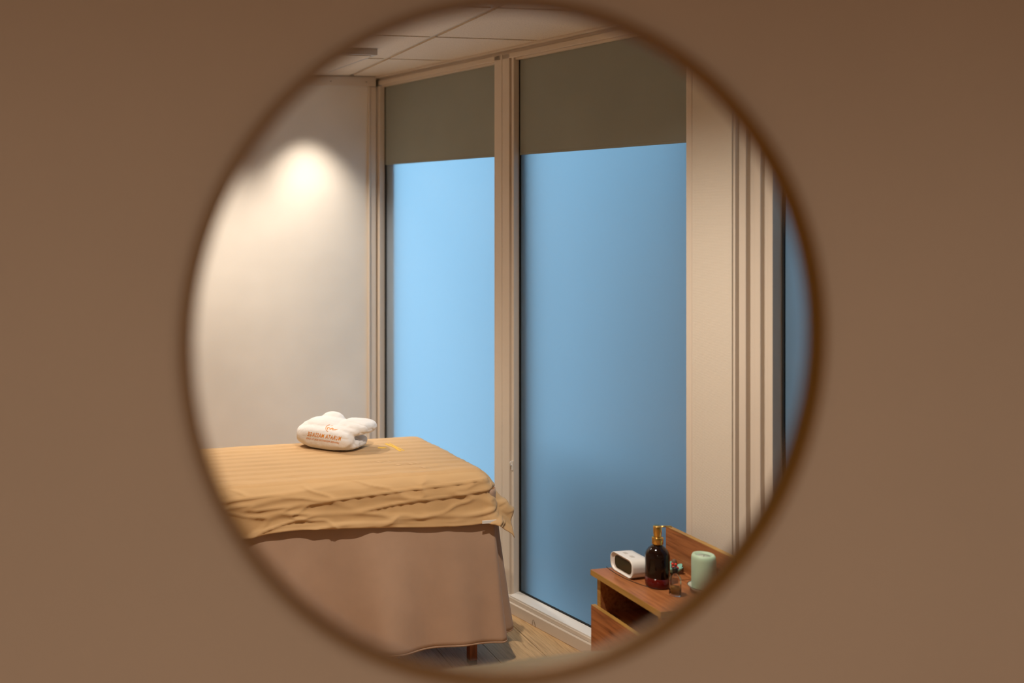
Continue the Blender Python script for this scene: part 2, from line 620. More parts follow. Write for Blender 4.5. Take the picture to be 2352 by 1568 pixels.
def window(name, label, s0, s1, left_post, right_post, blind_z, blind_label):
    r = wroot(name, label)
    # head
    box('frame_head', left_post[0], right_post[1], 0.000, 0.06, HEAD + 0.005, 2.330, M_FRAME, r, 0.002)
    box('head_bead', s0 - .002, s1 + .002, 0.012, 0.05, HEAD - .004, HEAD + 0.0049, M_FRAME, r, 0.001)
    # sill: skirting face, ledge, upper ledge
    box('sill_board', left_post[0], right_post[1], -0.034, 0.06, 0.0, 0.044, M_FRAME, r, 0.002)
    box('sill_step', left_post[0], right_post[1], -0.022, 0.06, 0.0445, 0.060, M_FRAME, r, 0.0015)
    vv = [(s0, -0.018, 0.0605), (s1, -0.018, 0.0605), (s1, GL - .004, 0.0605), (s0, GL - .004, 0.0605),
          (s0, -0.018, 0.066), (s1, -0.018, 0.066), (s1, GL - .004, 0.074), (s0, GL - .004, 0.074)]
    ff = [(0, 3, 2, 1), (4, 5, 6, 7), (0, 1, 5, 4), (1, 2, 6, 5), (2, 3, 7, 6), (3, 0, 4, 7)]
    mesh_obj('sill_ledge', vv, ff, M_SILL, r)
    # gasket round the glass
    g = 0.005
    box('gasket', s0 - .001, s0 + g, GL - .006, GL + .002, SILLZ, HEAD, M_GASKET, r)
    box('gasket', s1 - g, s1 + .001, GL - .006, GL + .002, SILLZ, HEAD, M_GASKET, r)
    box('gasket', s0 + g, s1 - g, GL - .006, GL + .002, SILLZ, SILLZ + g, M_GASKET, r)
    box('pane', s0, s1, GL + .0025, GL + .0085, SILLZ - .01, HEAD + .01, M_GLASS, r)
    # blind
    if blind_z:
        b_ = empty('roller_blind', (C0.x, C0.y, 0), ANG_W)
        box('blind_fabric', s0 + .006, s1 - .006, GL - .0045, GL - .0035, blind_z, HEAD - .0045, M_BLIND, b_)
        box('hem_bar', s0 + .006, s1 - .006, GL - .0055, GL - .0032, blind_z - .004, blind_z + .006, M_BLIND, b_, 0.0005)
        tag(b_, blind_label, 'blind', 'roller blinds pulled part way down')
    return r


w1_ = window('window_1', 'narrow frosted blue window beside the far wall', 0.030, 1.00, (0.004, 0.0295), (0.958, 1.0), 1.905,
             'olive grey blind over the narrower window next to the far wall')
box('jamb_post', 0.008, 0.029, 0.000, 0.06, 0.0605, HEAD, M_FRAME, w1_, 0.002)
box('mullion_post', 0.956, 1.0065, 0.0, 0.06, 0.0605, 2.331, M_FRAME, w1_, 0.0015)
w2_ = window('window_2', 'wide frosted blue window between mullion and wallpapered pier', 1.082, 2.02, (1.0085, 1.0815), (2.02, 2.06), 1.905,
             'olive grey blind over the wider window beside the wallpapered pier')
box('mullion_post', 1.0085, 1.056, 0.0, 0.06, 0.0605, 2.331, M_FRAME, w2_, 0.0015)
box('mullion_step', 1.0562, 1.066, 0.012, 0.06, 0.0605, 2.331, M_FRAME, w2_, 0.001)
box('mullion_bead', 1.0662, 1.0815, 0.003, 0.06, 0.0605, HEAD + .006, M_FRAME, w2_, 0.0015)
box('jamb_post', 2.021, 2.06, 0.0, 0.06, 0.0605, HEAD, M_FRAME, w2_, 0.002)
w3_ = window('window_3', 'frosted blue window past the wallpapered pier', 2.338, 3.25, (2.23, 2.337), (3.25, 3.30), None, '')
box('frame_strip', 2.236, 2.262, -0.040, 0.06, 0.0605, 2.331, M_FRAME, w3_, 0.002)
box('frame_groove', 2.2622, 2.282, -0.020, 0.06, 0.0605, 2.331, M_FRAME, w3_, 0.001)
box('frame_strip', 2.2822, 2.304, -0.026, 0.06, 0.0605, 2.331, M_FRAME, w3_, 0.002)
box('frame_groove', 2.3042, 2.318, -0.008, 0.06, 0.0605, 2.331, M_FRAME, w3_, 0.001)
box('frame_strip', 2.3182, 2.3365, -0.012, 0.06, 0.0605, 2.331, M_FRAME, w3_, 0.002)
box('jamb_post', 3.251, 3.30, 0.0, 0.06, 0.0605, HEAD, M_FRAME, w3_, 0.002)

# ceiling-side trims of the window wall
t4 = struct(box('trim_4', 0.0, 3.32, -0.014, 0.07, CEIL - .008, CEIL + .03, M_FRAME, None, 0.001), 'slim cream angle where ceiling meets the window wall')
t5 = struct(box('trim_5', 0.0, 3.32, 0.010, 0.07, 2.331, CEIL - .0085, M_FRAME, None, 0.0), 'shadowed recess strip above the windows')
for t_ in (t4, t5):
    t_.location = (C0.x, C0.y, 0); t_.rotation_euler = (0, 0, ANG_W)

# pier and plain rest of that wall
wr = wroot('wall_right', 'wall of windows with a wallpapered pier')
box('pier_core', 2.062, 2.2355, -0.055, 0.10, 0, CEIL + .02, M_FRAME, wr)
box('pier_edge_strip', 2.045, 2.072, -0.062, 0.06, 0, CEIL - .0005, M_FRAME, wr, 0.004, 3)
box('wallpaper_panel', 2.0725, 2.228, -0.0615, -0.0552, 0, CEIL - .0005, M_WEAVE, wr)
box('plain_wall', 3.302, 7.4, 0.0, 0.10, 0, CEIL + .03, M_SHELL, wr)

# small cable hook on the mullion
hk = empty('cable_hook', (C0.x, C0.y, 0), ANG_W)
pts = [(1.073, -0.002 - 0.008 * math.sin(t), 0.612 + 0.009 * math.cos(t)) for t in [k * math.pi / 8 for k in range(9)]]
tube('hook_wire', pts + [(1.073, -0.004, 0.590)], 0.0016, M_WHITEP, hk)
box('hook_plate', 1.068, 1.078, -0.0005, 0.003, 0.582, 0.622, M_WHITEP, hk, 0.001)
tag(hk, 'tiny cream cable hook screwed to the mullion above the bed corner', 'hook')

# thread loop against the skirting
pts = []
for k in range(13):
    t = k / 12
    pts.append((1.245 + 0.020 * t, -0.0365 - 0.003 * math.sin(t * 3.1), 0.0015 + 0.026 * math.sin(math.pi * t) ** 0.7))
th_ = tube('thread_loop', pts, 0.0007, M_POD, None, 5, (C0.x, C0.y, 0)); th_.rotation_euler = (0, 0, ANG_W)
tag(th_, 'thin brown loop of thread standing against the window skirting', 'thread')

# ---- outside: paving, outer frame members close behind the frosted panes, added unseen light blockers
ext = struct(empty('outer_frame_and_blockers', (C0.x, C0.y, 0), ANG_W), 'dark outer window frame with added unseen light blockers beyond the frosted glass')
box('outer_post', -0.06, 0.104, GL + .012, GL + .07, 0, CEIL, M_POST, ext)
box('outer_post', 0.985, 1.118, GL + .022, GL + .09, 0, CEIL, M_OUT, ext)
box('outer_post', 1.98, 2.36, GL + .030, GL + .12, 0, CEIL, M_OUT, ext)
box('outer_head', -0.06, 3.3, GL + .03, GL + .12, 2.25, CEIL + .3, M_OUT, ext)
box('low_light_blocker', 1.14, 2.6, GL + .26, GL + .7, 0.22, 0.74, M_OUT, ext)  # added unseen block, keeps daylight off the lower part of the wider pane
box('tall_light_blocker', 1.25, 4.2, GL + .95, GL + 1.05, -0.02, 2.5, M_OUT, ext)  # added unseen slab, cuts off sky so the wider pane is dimmer
gr = struct(box('ground_outside', -8, 14, 0.11, 14, -0.12, -0.02, M_GROUND, None), 'paving outside the windows')
gr.location = (C0.x, C0.y, 0); gr.rotation_euler = (0, 0, ANG_W)

# ================================================================== flat panel on the ceiling
pr = empty('ceiling_panel', (0.483, 4.41, CEIL), math.atan2(0.17, 0.54))
bm = box_bm(-0.56, 0.0, 0.0, 0.56, -0.027, -0.0006)
bm_obj('panel_body', bm, M_PANEL, pr)
bm = bmesh.new()
bmesh.ops.create_grid(bm, x_segments=1, y_segments=1, size=0.26)
for v_ in bm.verts:
    v_.co += Vector((-0.28, 0.28, -0.0275))
ext_ = bmesh.ops.extrude_face_region(bm, geom=list(bm.faces))
for v_ in [e for e in ext_['geom'] if isinstance(e, bmesh.types.BMVert)]:
    v_.co.z -= 0.003
bm_obj('diffuser', bm, M_TILE, pr)
tag(pr, 'flat square grey panel fixed under the ceiling tiles near the far wall', 'ceiling panel')

# ================================================================== recessed spots (fixture + lamp)
NAMES = ['recessed ceiling spot washing the far wall', 'recessed ceiling spot in front of the made bed', 'second recessed ceiling spot along the far wall',
         'added unseen ceiling spot brightening the mirror wall', 'second added unseen ceiling spot brightening the mirror wall']
for (sx, sy, pw, cone, bl), nm in zip(SPOTS, NAMES):
    fx = empty('ceiling_spot', (sx, sy, CEIL))
    lathe('trim_ring', [(0.030, 0.0), (0.030, -0.004), (0.040, -0.006), (0.046, -0.003), (0.046, -0.0004), (0.030, -0.0002)], M_FRAME, fx, 32)
    lathe('lens', [(0.0, -0.0022), (0.0295, -0.0022), (0.0295, -0.0008), (0.0, -0.0008)], M_EMIT, fx, 24)
    tag(fx, nm, 'ceiling light', 'recessed ceiling spots')
    ld = bpy.data.lights.new('spot_lamp', 'SPOT')
    ld.energy = pw; ld.color = SPOT_COL
    ld.spot_size = math.radians(cone); ld.spot_blend = bl
    ld.shadow_soft_size = 0.022
    lo = bpy.data.objects.new('spot_lamp', ld)
    lo.location = (0, 0, -0.03)
    link(lo, fx)

# ================================================================== massage tables
TOP = 0.72


def fbm(x, y, z=0.0, o=3):
    return noise.fractal(Vector((x, y, z)), 0.9, 2.1, o)


def drape_curve(o, r, flare):
    if o <= 0:
        return 0.0, 0.0
    q = r * math.pi / 2
    if o < q:
        a = o / r
        return r * math.sin(a), r * (1 - math.cos(a))
    return r + flare * (o - q), r + (o - q) * math.sqrt(max(0, 1 - flare * flare))


def make_sheet(name, root_loc, rz, Lx, Ly, drop, m, seed, dx, dy, wr=1.0):
    r = 0.075
    hx, hy = Lx / 2 - r, Ly / 2 - r
    ux = []
    u = -(hx + drop)
    while u < hx + drop + 1e-6:
        ux.append(u); u += dx
    vy = []
    v = -(hy + drop)
    while v < hy + drop + 1e-6:
        vy.append(v); v += dy if abs(v) < hy - .02 else dy * 0.6
    verts, faces = [], []
    for v in vy:
        for u in ux:
            ox, oy = max(0, abs(u) - hx), max(0, abs(v) - hy)
            sx, sy = (1 if u > 0 else -1), (1 if v > 0 else -1)
            o = math.hypot(ox, oy)
            if o < 1e-9:
                cx_, cy_ = 0, 0
            else:
                cx_, cy_ = ox / o, oy / o
            corner = min(ox, oy) / drop
            l = u + (v if oy < 1e-9 else 0) * 1.7            # coordinate along the hem
            lv = (u if oy >= ox else v * 1.3 + 5)
            hem = 1 + 0.13 * fbm(lv * 2.0, seed, 1.0, 2) if o > 0 else 1
            flare = 0.16 + 0.42 * cx_ * cx_ + 0.10 * corner
            ou, dn = drape_curve(o * hem, r, flare)
            t = o / drop
            # folds in the hanging part
            f = 0.0
            if o > 0:
                k = min(1.0, o / 0.05)
                f += wr * k * 0.004 * fbm(lv * 5.0, o * 9.0, seed + 3, 3)
                rid = 1 - abs(fbm(lv * 1.6 + o * 2.0, o * 17.0 + lv * 0.9, seed + 9, 2)) * 2.2
                f += wr * k * 0.009 * max(0, rid) ** 4
                diag = 1 - abs(fbm(lv * 3.4 - o * 10.0, o * 8.0 + lv * 2.2, seed + 21, 2)) * 3.0
                f += wr * k * 0.006 * max(0, diag) ** 3
                f += wr * k * 0.006 * t * math.sin(lv * 8.5 + 2.0 * fbm(lv * 2, 1.3, seed, 2))
                if t > 0.90:
                    f += 0.0022                            # stitched hem band
                f += 0.022 * corner * math.sin(6 * math.atan2(oy, ox + 1e-9)) * (t if t < 1 else 1)
            ou += max(f, -0.002) + 0.004 * t
            X = sx * (min(abs(u), hx) + ou * cx_)
            Y = sy * (min(abs(v), hy) + ou * cy_)
            Z = TOP - dn + 0.006 * (1 - (min(abs(v), hy) / hy) ** 2) * (1 - (min(abs(u), hx) / hx) ** 4)
            edge = max(0, 1 - (hy - abs(v)) / 0.16, 1 - (hx - abs(u)) / 0.16) if o == 0 else 1
            Z += wr * 0.0035 * edge * (1 - min(1, o / .03)) * fbm(u * 7, v * 16, seed + 5, 3)
            Z += wr * 0.0012 * fbm(u * 3, v * 30, seed + 6, 2) * (1 - min(1, o / .03))
            verts.append((X, Y, Z))
    nx = len(ux)
    for j in range(len(vy) - 1):
        for i in range(nx - 1):
            faces.append((j * nx + i, j * nx + i + 1, (j + 1) * nx + i + 1, (j + 1) * nx + i))
    ob = mesh_obj(name, verts, faces, m, None, True, root_loc, rz)
    so = ob.modifiers.new('thickness', 'SOLIDIFY'); so.thickness = 0.0022; so.offset = 0
    return ob


def make_skirt(name, root_loc, rz, Lx, Ly, m, seed, z_top=0.655, z_bot=0.142, flare=0.105):
    rc = 0.03
    hx, hy = Lx / 2 - rc - 0.004, Ly / 2 - rc - 0.004
    path = []
    def seg(a, b_, n, nrm):
        for k in range(n):
            t = k / n
            path.append(((a[0] + (b_[0] - a[0]) * t, a[1] + (b_[1] - a[1]) * t), nrm, None))
    def arc(c, a0, n):
        for k in range(n):
            a = a0 + math.pi / 2 * k / n
            nn = (math.cos(a), math.sin(a))
            path.append((c, nn, k / n))
    nl, ns, nc = int(Lx / 0.012), int(Ly / 0.012), 30
    seg((-hx, -hy), (hx, -hy), nl, (0, -1)); arc((hx, -hy), -math.pi / 2, nc)
    seg((hx, -hy), (hx, hy), ns, (1, 0)); arc((hx, hy), 0, nc)
    seg((hx, hy), (-hx, hy), nl, (0, 1)); arc((-hx, hy), math.pi / 2, nc)
    seg((-hx, hy), (-hx, -hy), ns, (-1, 0)); arc((-hx, -hy), math.pi, nc)
    P = len(path); NZ = 34
    verts, faces = [], []
    # running length for the fold pattern
    run, L = [], 0.0
    for i in range(P):
        run.append(L)
        p, q = path[i], path[(i + 1) % P]
        L += math.hypot(q[0][0] - p[0][0], q[0][1] - p[0][1]) + 0.09 * math.acos(max(-1, min(1, p[1][0] * q[1][0] + p[1][1] * q[1][1])))
    for k in range(NZ + 1):
        t = k / NZ
        for i, (p, n_, q_) in enumerate(path):
            ph = 2 * math.pi * run[i] / L
            cxn, cyn = math.cos(ph) * L / 6.283, math.sin(ph) * L / 6.283
            fold = fbm(cxn * 3.6, cyn * 3.6, seed, 2)
            fine = fbm(cxn * 7, cyn * 7, seed + 4 + t * 0.8, 2)
            near = max(0, 1 - min(abs(abs(p[0]) - hx) + abs(abs(p[1]) - hy), 0.3) / 0.3)
            out_ = rc + 0.002 + flare * t ** 1.5 * (0.85 + 0.35 * fold) + (0.046 * fold + 0.008 * fine) * t ** 0.8 * (0.1 + 0.9 * t)
            out_ += 0.026 * t * (near ** 3 if q_ is None else math.cos(2 * math.pi * q_))
            out_ = max(out_, rc + 0.002)
            z = z_top + (z_bot - z_top) * t + t * (0.020 * fold + 0.004 * fine)
            verts.append((p[0] + n_[0] * out_, p[1] + n_[1] * out_, z))
    for k in range(NZ):
        for i in range(P):
            j = (i + 1) % P
            faces.append((k * P + i, k * P + j, (k + 1) * P + j, (k + 1) * P + i))
    ob = mesh_obj(name, verts, faces, m, None, True, root_loc, rz)
    hemv = []
    so = ob.modifiers.new('thickness', 'SOLIDIFY'); so.thickness = 0.002; so.offset = 0
    # rolled hem along the lower edge
    hem_pts = [verts[NZ * P + i] for i in range(P)]
    hv_, hf_ = [], []
    for i in range(P):
        x_, y_, z_ = hem_pts[i]
        nx_, ny_ = path[i][1]
        for q in range(5):
            a = 2 * math.pi * q / 5
            hv_.append((x_ + nx_ * 0.0022 * math.cos(a), y_ + ny_ * 0.0022 * math.cos(a), z_ + 0.003 * math.sin(a)))
    for i in range(P):
        j = (i + 1) % P
        for q in range(5):
            hf_.append((i * 5 + q, i * 5 + (q + 1) % 5, j * 5 + (q + 1) % 5, j * 5 + q))
    mesh_obj('hem', hv_, hf_, m, ob, True)
    return ob


def make_table(loc, rz, Lx, Ly, label):
    t = empty('massage_table', loc, rz)
    box('table_top', -Lx / 2 + .012, Lx / 2 - .012, -Ly / 2 + .012, Ly / 2 - .012, 0.55, 0.6145, M_LEGW, t, 0.004)
    box('mattress', -Lx / 2 + .018, Lx / 2 - .018, -Ly / 2 + .018, Ly / 2 - .018, 0.615, 0.7135, M_PAD, t, 0.048, 5)
    for sx in (-1, 1):
        for sy in (-1, 1):
            x, y = sx * (Lx / 2 - .075), sy * (Ly / 2 - .068)
            leg = box('leg', x - .015, x + .015, y - .015, y + .015, 0.016, 0.5495, M_LEGW, t, 0.003)
            box('rubber_foot', x - .0145, x + .0145, y - .0145, y + .0145, 0.0, 0.0158, M_BLACK, leg, 0.002)
    for sy in (-1, 1):
        box('side_rail', -Lx / 2 + .091, Lx / 2 - .091, sy * (Ly / 2 - .068) - .01, sy * (Ly / 2 - .068) + .01, 0.49, 0.549, M_LEGW, t, 0.002)
    tag(t, label, 'massage table')
    return t


RB = math.atan2(0.2604, 0.9655)
B2 = Vector((0.9655, 0.2604)); B1 = Vector((-0.2604, 0.9655))
# bed 1: its near right corner stands at (0.836, 3.816)
L1, W1 = 1.86, 0.69
c1v = Vector((0.860, 3.804)) - B2 * (L1 / 2) + B1 * (W1 / 2)
loc1 = (c1v.x, c1v.y, 0)
make_table(loc1, RB, L1, W1, 'wooden legged massage table under the striped sheet')
skirt1 = make_skirt('bed_skirt', loc1, RB, L1, W1, M_SKIRT, 2.7)
tag(skirt1, 'dusty brown skirt hanging in folds below the caramel striped sheet', 'bed skirt')
sheet1 = make_sheet('bed_sheet', loc1, RB, L1, W1, 0.205, M_SHEET, 4.2, 0.0052, 0.0075)
tag(sheet1, 'caramel sheet with woven stripes spread over the bed under the towel', 'bed sheet')

# bed 2: close to the mirror, only its far edge shows
L2, W2 = 1.46, 0.69
p2 = Vector((0.315, 2.198))
c2v = p2 + B2 * (L2 / 2) - B1 * (W2 / 2)
loc2 = (c2v.x, c2v.y, 0)
make_table(loc2, RB, L2, W2, 'second massage table close to the mirror, hidden by its cover')
skirt2 = make_skirt('bed_skirt', loc2, RB, L2, W2, M_SKIRT2, 8.1)
tag(skirt2, 'brown skirt of the second bed just behind the lower mirror edge', 'bed skirt')
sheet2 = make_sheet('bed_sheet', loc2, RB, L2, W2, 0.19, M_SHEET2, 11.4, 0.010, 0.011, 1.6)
tag(sheet2, 'blurred olive brown cover along the bottom of the round mirror', 'bed sheet')


# ================================================================== helpers that lay marks on a surface
def bvh_of(ob):
    dg = bpy.context.evaluated_depsgraph_get()
    ev = ob.evaluated_get(dg)
    me = ev.to_mesh()
    mw_ = ob.matrix_world if ob.parent is None else ob.matrix_world
    loc = Matrix.Translation(ob.location) @ Matrix.Rotation(ob.rotation_euler.z, 4, 'Z')
    vs = [loc @ v_.co for v_ in me.vertices]
    ps = [tuple(p.vertices) for p in me.polygons]
    t = BVHTree.FromPolygons(vs, ps)
    ev.to_mesh_clear()
    return t, loc


def pixel_ray(px, py):
    return Vector((0, 0, CAM_H)), Vector(((px - CX) / F, 1.0, -(py - HY) / F)).normalized()


def hit_pixel(bvh, px, py):
    o, d = pixel_ray(px, py)
    h = bvh.ray_cast(o, d)
    return h[0]


def lay(name, verts, faces, bvh, direction, lift, m, parent, parent_mat):
    """drops a flat pattern along DIRECTION on a surface, a hair above it"""
    out_v = []
    for p in verts:
        h = bvh.ray_cast(p - direction * 0.2, direction)
        q = h[0] if h[0] is not None else p
        out_v.append(parent_mat.inverted() @ (q - direction * lift))
    o = mesh_obj(name, out_v, faces, m, parent, False)
    return o


def ribbon(pts, w):
    """flat strip in 2D; pts (x, y, width factor optional)"""
    vs, fs = [], []
    for i, p in enumerate(pts):
        a = pts[max(0, i - 1)]; c = pts[min(len(pts) - 1, i + 1)]
        dx, dy = c[0] - a[0], c[1] - a[1]
        l = math.hypot(dx, dy) or 1
        k = p[2] if len(p) > 2 else 1.0
        vs.append((p[0] - dy / l * w * k / 2, p[1] + dx / l * w * k / 2))
        vs.append((p[0] + dy / l * w * k / 2, p[1] - dx / l * w * k / 2))
    for i in range(len(pts) - 1):
        fs.append((2 * i, 2 * i + 1, 2 * i + 3, 2 * i + 2))
    return vs, fs


def text_mesh(body, size):
    cu = bpy.data.curves.new('tmp', 'FONT')
    cu.body = body; cu.size = size; cu.align_x = 'CENTER'; cu.resolution_u = 3; cu.space_character = 1.18
    cu.shear = -0.18; cu.offset = 0.022
    o = bpy.data.objects.new('tmp', cu); COL.objects.link(o)
    dg = bpy.context.evaluated_depsgraph_get()
    me = bpy.data.meshes.new_from_object(o.evaluated_get(dg))
    bm = bmesh.new(); bm.from_mesh(me)
    bmesh.ops.subdivide_edges(bm, edges=[e for e in bm.edges if e.calc_length() > size * 0.35], cuts=1)
    bmesh.ops.triangulate(bm, faces=bm.faces)
    vs = [(v_.co.x, v_.co.y) for v_ in bm.verts]
    bm.verts.index_update()
    fs = [tuple(v_.index for v_ in f_.verts) for f_ in bm.faces]
    bm.free()
    bpy.data.objects.remove(o); bpy.data.curves.remove(cu); bpy.data.meshes.remove(me)
    return vs, fs


# embroidery and care label on the sheet
bpy.context.view_layer.update()
bv1, lm1 = bvh_of(sheet1)


def sheet_marks(name, strips, w, lift=0.0006):
    vs, fs = [], []
    for s in strips:
        P_ = [hit_pixel(bv1, *p) for p in s]
        pp = []
        for a, c in zip(P_[:-1], P_[1:]):
            for k in range(5):
                q = a.lerp(c, k / 5); pp.append((q.x, q.y))
        pp.append((P_[-1].x, P_[-1].y))
        rv, rf = ribbon(pp, w)
        n0 = len(vs)
        vs += [Vector((x_, y_, TOP + 0.03)) for x_, y_ in rv]
        fs += [tuple(i + n0 for i in f_) for f_ in rf]
    return lay(name, vs, fs, bv1, Vector((0, 0, -1)), lift, M_THREADY, sheet1, lm1)


em = sheet_marks('embroidery_stroke', [[(886, 1018.5), (906, 1027), (920, 1036)]], 0.012)
em2 = sheet_marks('embroidery_stroke', [[(895, 1018), (910, 1026), (928, 1035)]], 0.007)
M_WOVEN, _, _ = mat('lighter woven caramel', (0.64, 0.41, 0.21), 0.8)
em3 = sheet_marks('embroidery_stroke', [[(868, 1028), (876, 1028.5), (887, 1028)]], 0.028)

for (px, py) in ((870.6, 1060.4), (893.6, 1059.5), (914.6, 1067), (943, 1064.8), (957.6, 1063.3), (972, 1072.9)):
    wm_ = sheet_marks('woven_mark', [[(px - 4.5, py - 1.2), (px + 4.5, py + 1.2)]], 0.014)
    wm_.data.materials.clear(); wm_.data.materials.append(M_WOVEN)

# ================================================================== folded towel
AXT = math.atan2(-0.563, 0.826)
tow_loc = (0.118, 4.170, TOP + 0.006)


def rbox(bm, c, h, p=2.6, n=20):
    """super-ellipsoid block"""
    r = bmesh.ops.create_uvsphere(bm, u_segments=n * 2, v_segments=n, radius=1.0)
    for v_ in r['verts']:
        d = v_.co.copy()
        k = (abs(d.x) ** p + abs(d.y) ** p + abs(d.z) ** p) ** (-1.0 / p)
        d *= k
        v_.co = Vector((c[0] + d.x * h[0], c[1] + d.y * h[1], c[2] + d.z * h[2]))


bm = bmesh.new()
rbox(bm, (0.128, 0.110, 0.026), (0.128, 0.096, 0.0265), 3.4)            # lower layer
rbox(bm, (0.136, 0.122, 0.076), (0.142, 0.098, 0.0240), 2.8)            # upper layer
rbox(bm, (0.125, 0.046, 0.046), (0.127, 0.050, 0.0460), 2.6)            # fold that joins them at the near side
rbox(bm, (0.020, 0.100, 0.046), (0.030, 0.085, 0.040), 2.6)             # left end tucked in
rbox(bm, (0.100, 0.105, 0.084), (0.085, 0.075, 0.030), 2.2)             # hump
rbox(bm, (0.100, 0.150, 0.096), (0.050, 0.045, 0.032), 2.0)
rbox(bm, (0.215, 0.140, 0.084), (0.072, 0.085, 0.0275), 2.6)             # rolled upper end
tmp = bm_obj('tmp_towel', bm, M_TOWEL)
rm = tmp.modifiers.new('r', 'REMESH'); rm.mode = 'VOXEL'; rm.voxel_size = 0.0028
sm = tmp.modifiers.new('s', 'SMOOTH'); sm.iterations = 22; sm.factor = 0.5
dg = bpy.context.evaluated_depsgraph_get()
me = bpy.data.meshes.new_from_object(tmp.evaluated_get(dg))
bpy.data.objects.remove(tmp)
tn = [Vector(v_.normal) for v_ in me.vertices]
tc_ = [Vector(v_.co) for v_ in me.vertices]
tw = []
for c, n_ in zip(tc_, tn):
    d = 0.0016 * fbm(c.x * 28, c.y * 28, c.z * 34, 3)
    rg = 1 - abs(fbm(c.x * 9 + c.z * 8, c.y * 14, c.z * 16 + 3, 2)) * 3
    d -= 0.0030 * max(0, rg) ** 2 * max(0, min(1, (c.x - 0.17) / 0.05))
    if c.z > 0.006:
        c = c + n_ * d
    tw += [c.x, c.y, max(c.z, 0.0003)]
me.vertices.foreach_set('co', tw)
me.update()
me.polygons.foreach_set('use_smooth', [True] * len(me.polygons))
me.name = 'folded_towel'
me.materials.clear(); me.materials.append(M_TOWEL)
towel = bpy.data.objects.new('folded_towel', me)
towel.location = tow_loc; towel.rotation_euler = (0, 0, AXT)
link(towel)
tag(towel, 'folded white towel with orange lettering lying on the caramel bed', 'towel')
bpy.context.view_layer.update()
bvt, lmt = bvh_of(towel)

# lettering plane on the sloping near face, written in reverse as the mirror shows it
pL = hit_pixel(bvt, 706, 997); pR = hit_pixel(bvt, 783, 1008.5)
pU = hit_pixel(bvt, 749, 992); pD = hit_pixel(bvt, 741, 1009)
right = (pR - pL).normalized()
up = (pU - pD); up = (up - right * up.dot(right)).normalized()
nrm = right.cross(up)
_, dcam = pixel_ray(744, 1002)
width = (pR - pL).length
mid = (pL + pR) / 2


def put(name, vs, fs, off, m=M_THREAD, flip=-1):
    P_ = [mid + right * (x_ * flip) + up * (y_ + off) for x_, y_ in vs]
    return lay(name, P_, fs, bvt, dcam, 0.0009, m, towel, lmt)


vs, fs = text_mesh('MURATA MASSAGE', 1.0)
wt = max(x_ for x_, _ in vs) - min(x_ for x_, _ in vs)
k = width / wt
vs = [(x_ * k, y_ * k * 1.5) for x_, y_ in vs]
put('lettering', vs, fs, -0.0055)['label'] = 'orange capitals MURATA MASSAGE in reverse'
vs, fs = text_mesh('JAPANESE PREVENTIVE HEALTH CARE', 1.0)
wt = max(x_ for x_, _ in vs) - min(x_ for x_, _ in vs)
k = width * 0.98 / wt
vs = [(x_ * k - 0.004 * -1, y_ * k * 1.25) for x_, y_ in vs]
put('small_lettering', vs, fs, -0.0185)['label'] = 'line of tiny orange capitals in reverse'
# emblem: open ring, two joined arches and a leaf stroke
S = width / 78.0                                        # one photo pixel on the towel
ring = [(-14 * math.cos(a) * 0.86 * S, 14 * math.sin(a) * S) for a in [math.radians(q) for q in range(-62, 78, 7)]]
vs, fs = ribbon(ring, 1.6 * S)
em_off = 0.0
def put_em(name, pts, w):
    vs, fs = ribbon(pts, w)
    P_ = [mid + right * (x_ + 13 * S) + up * (y_ * 0.58 + 18.5 * S) for x_, y_ in vs]
    return lay(name, P_, fs, bvt, dcam, 0.0009, M_THREAD, towel, lmt)
put_em('emblem_ring', ring, 1.5 * S)
put_em('emblem_arch', [(-7 * S, -5 * S, .7), (-8.5 * S, 0, 1.2), (-6.5 * S, 3 * S, 1.5), (-3.5 * S, 1.5 * S, 1.0), (-1.5 * S, -1 * S, .5)], 2.2 * S)
put_em('emblem_arch', [(-3 * S, -4.5 * S, .8), (0 * S, -1 * S, 1.2), (3 * S, 2.5 * S, 1.5), (5 * S, 1 * S, 1.6), (4 * S, -4 * S, .6)], 2.2 * S)
put_em('emblem_leaf', [(4 * S, -4.5 * S, .3), (10 * S, -1.5 * S, 1.4), (16 * S, 1.0 * S, .2)], 2.4 * S)
put_em('emblem_leaf', [(-2 * S, 9 * S, .2), (1.5 * S, 11 * S, 1.0), (4 * S, 13 * S, .2)], 1.4 * S)

# care label at the sheet's hem
cl = hit_pixel(bv1, 1122, 1194)
if cl is not None:
    lw = lm1.inverted() @ cl
    box('care_label', lw.x - .028, lw.x + .028, lw.y - .0075, lw.y - .005, lw.z - .010, lw.z + .0015, M_TAG, sheet1, 0.0008)['label'] = 'small white care label'

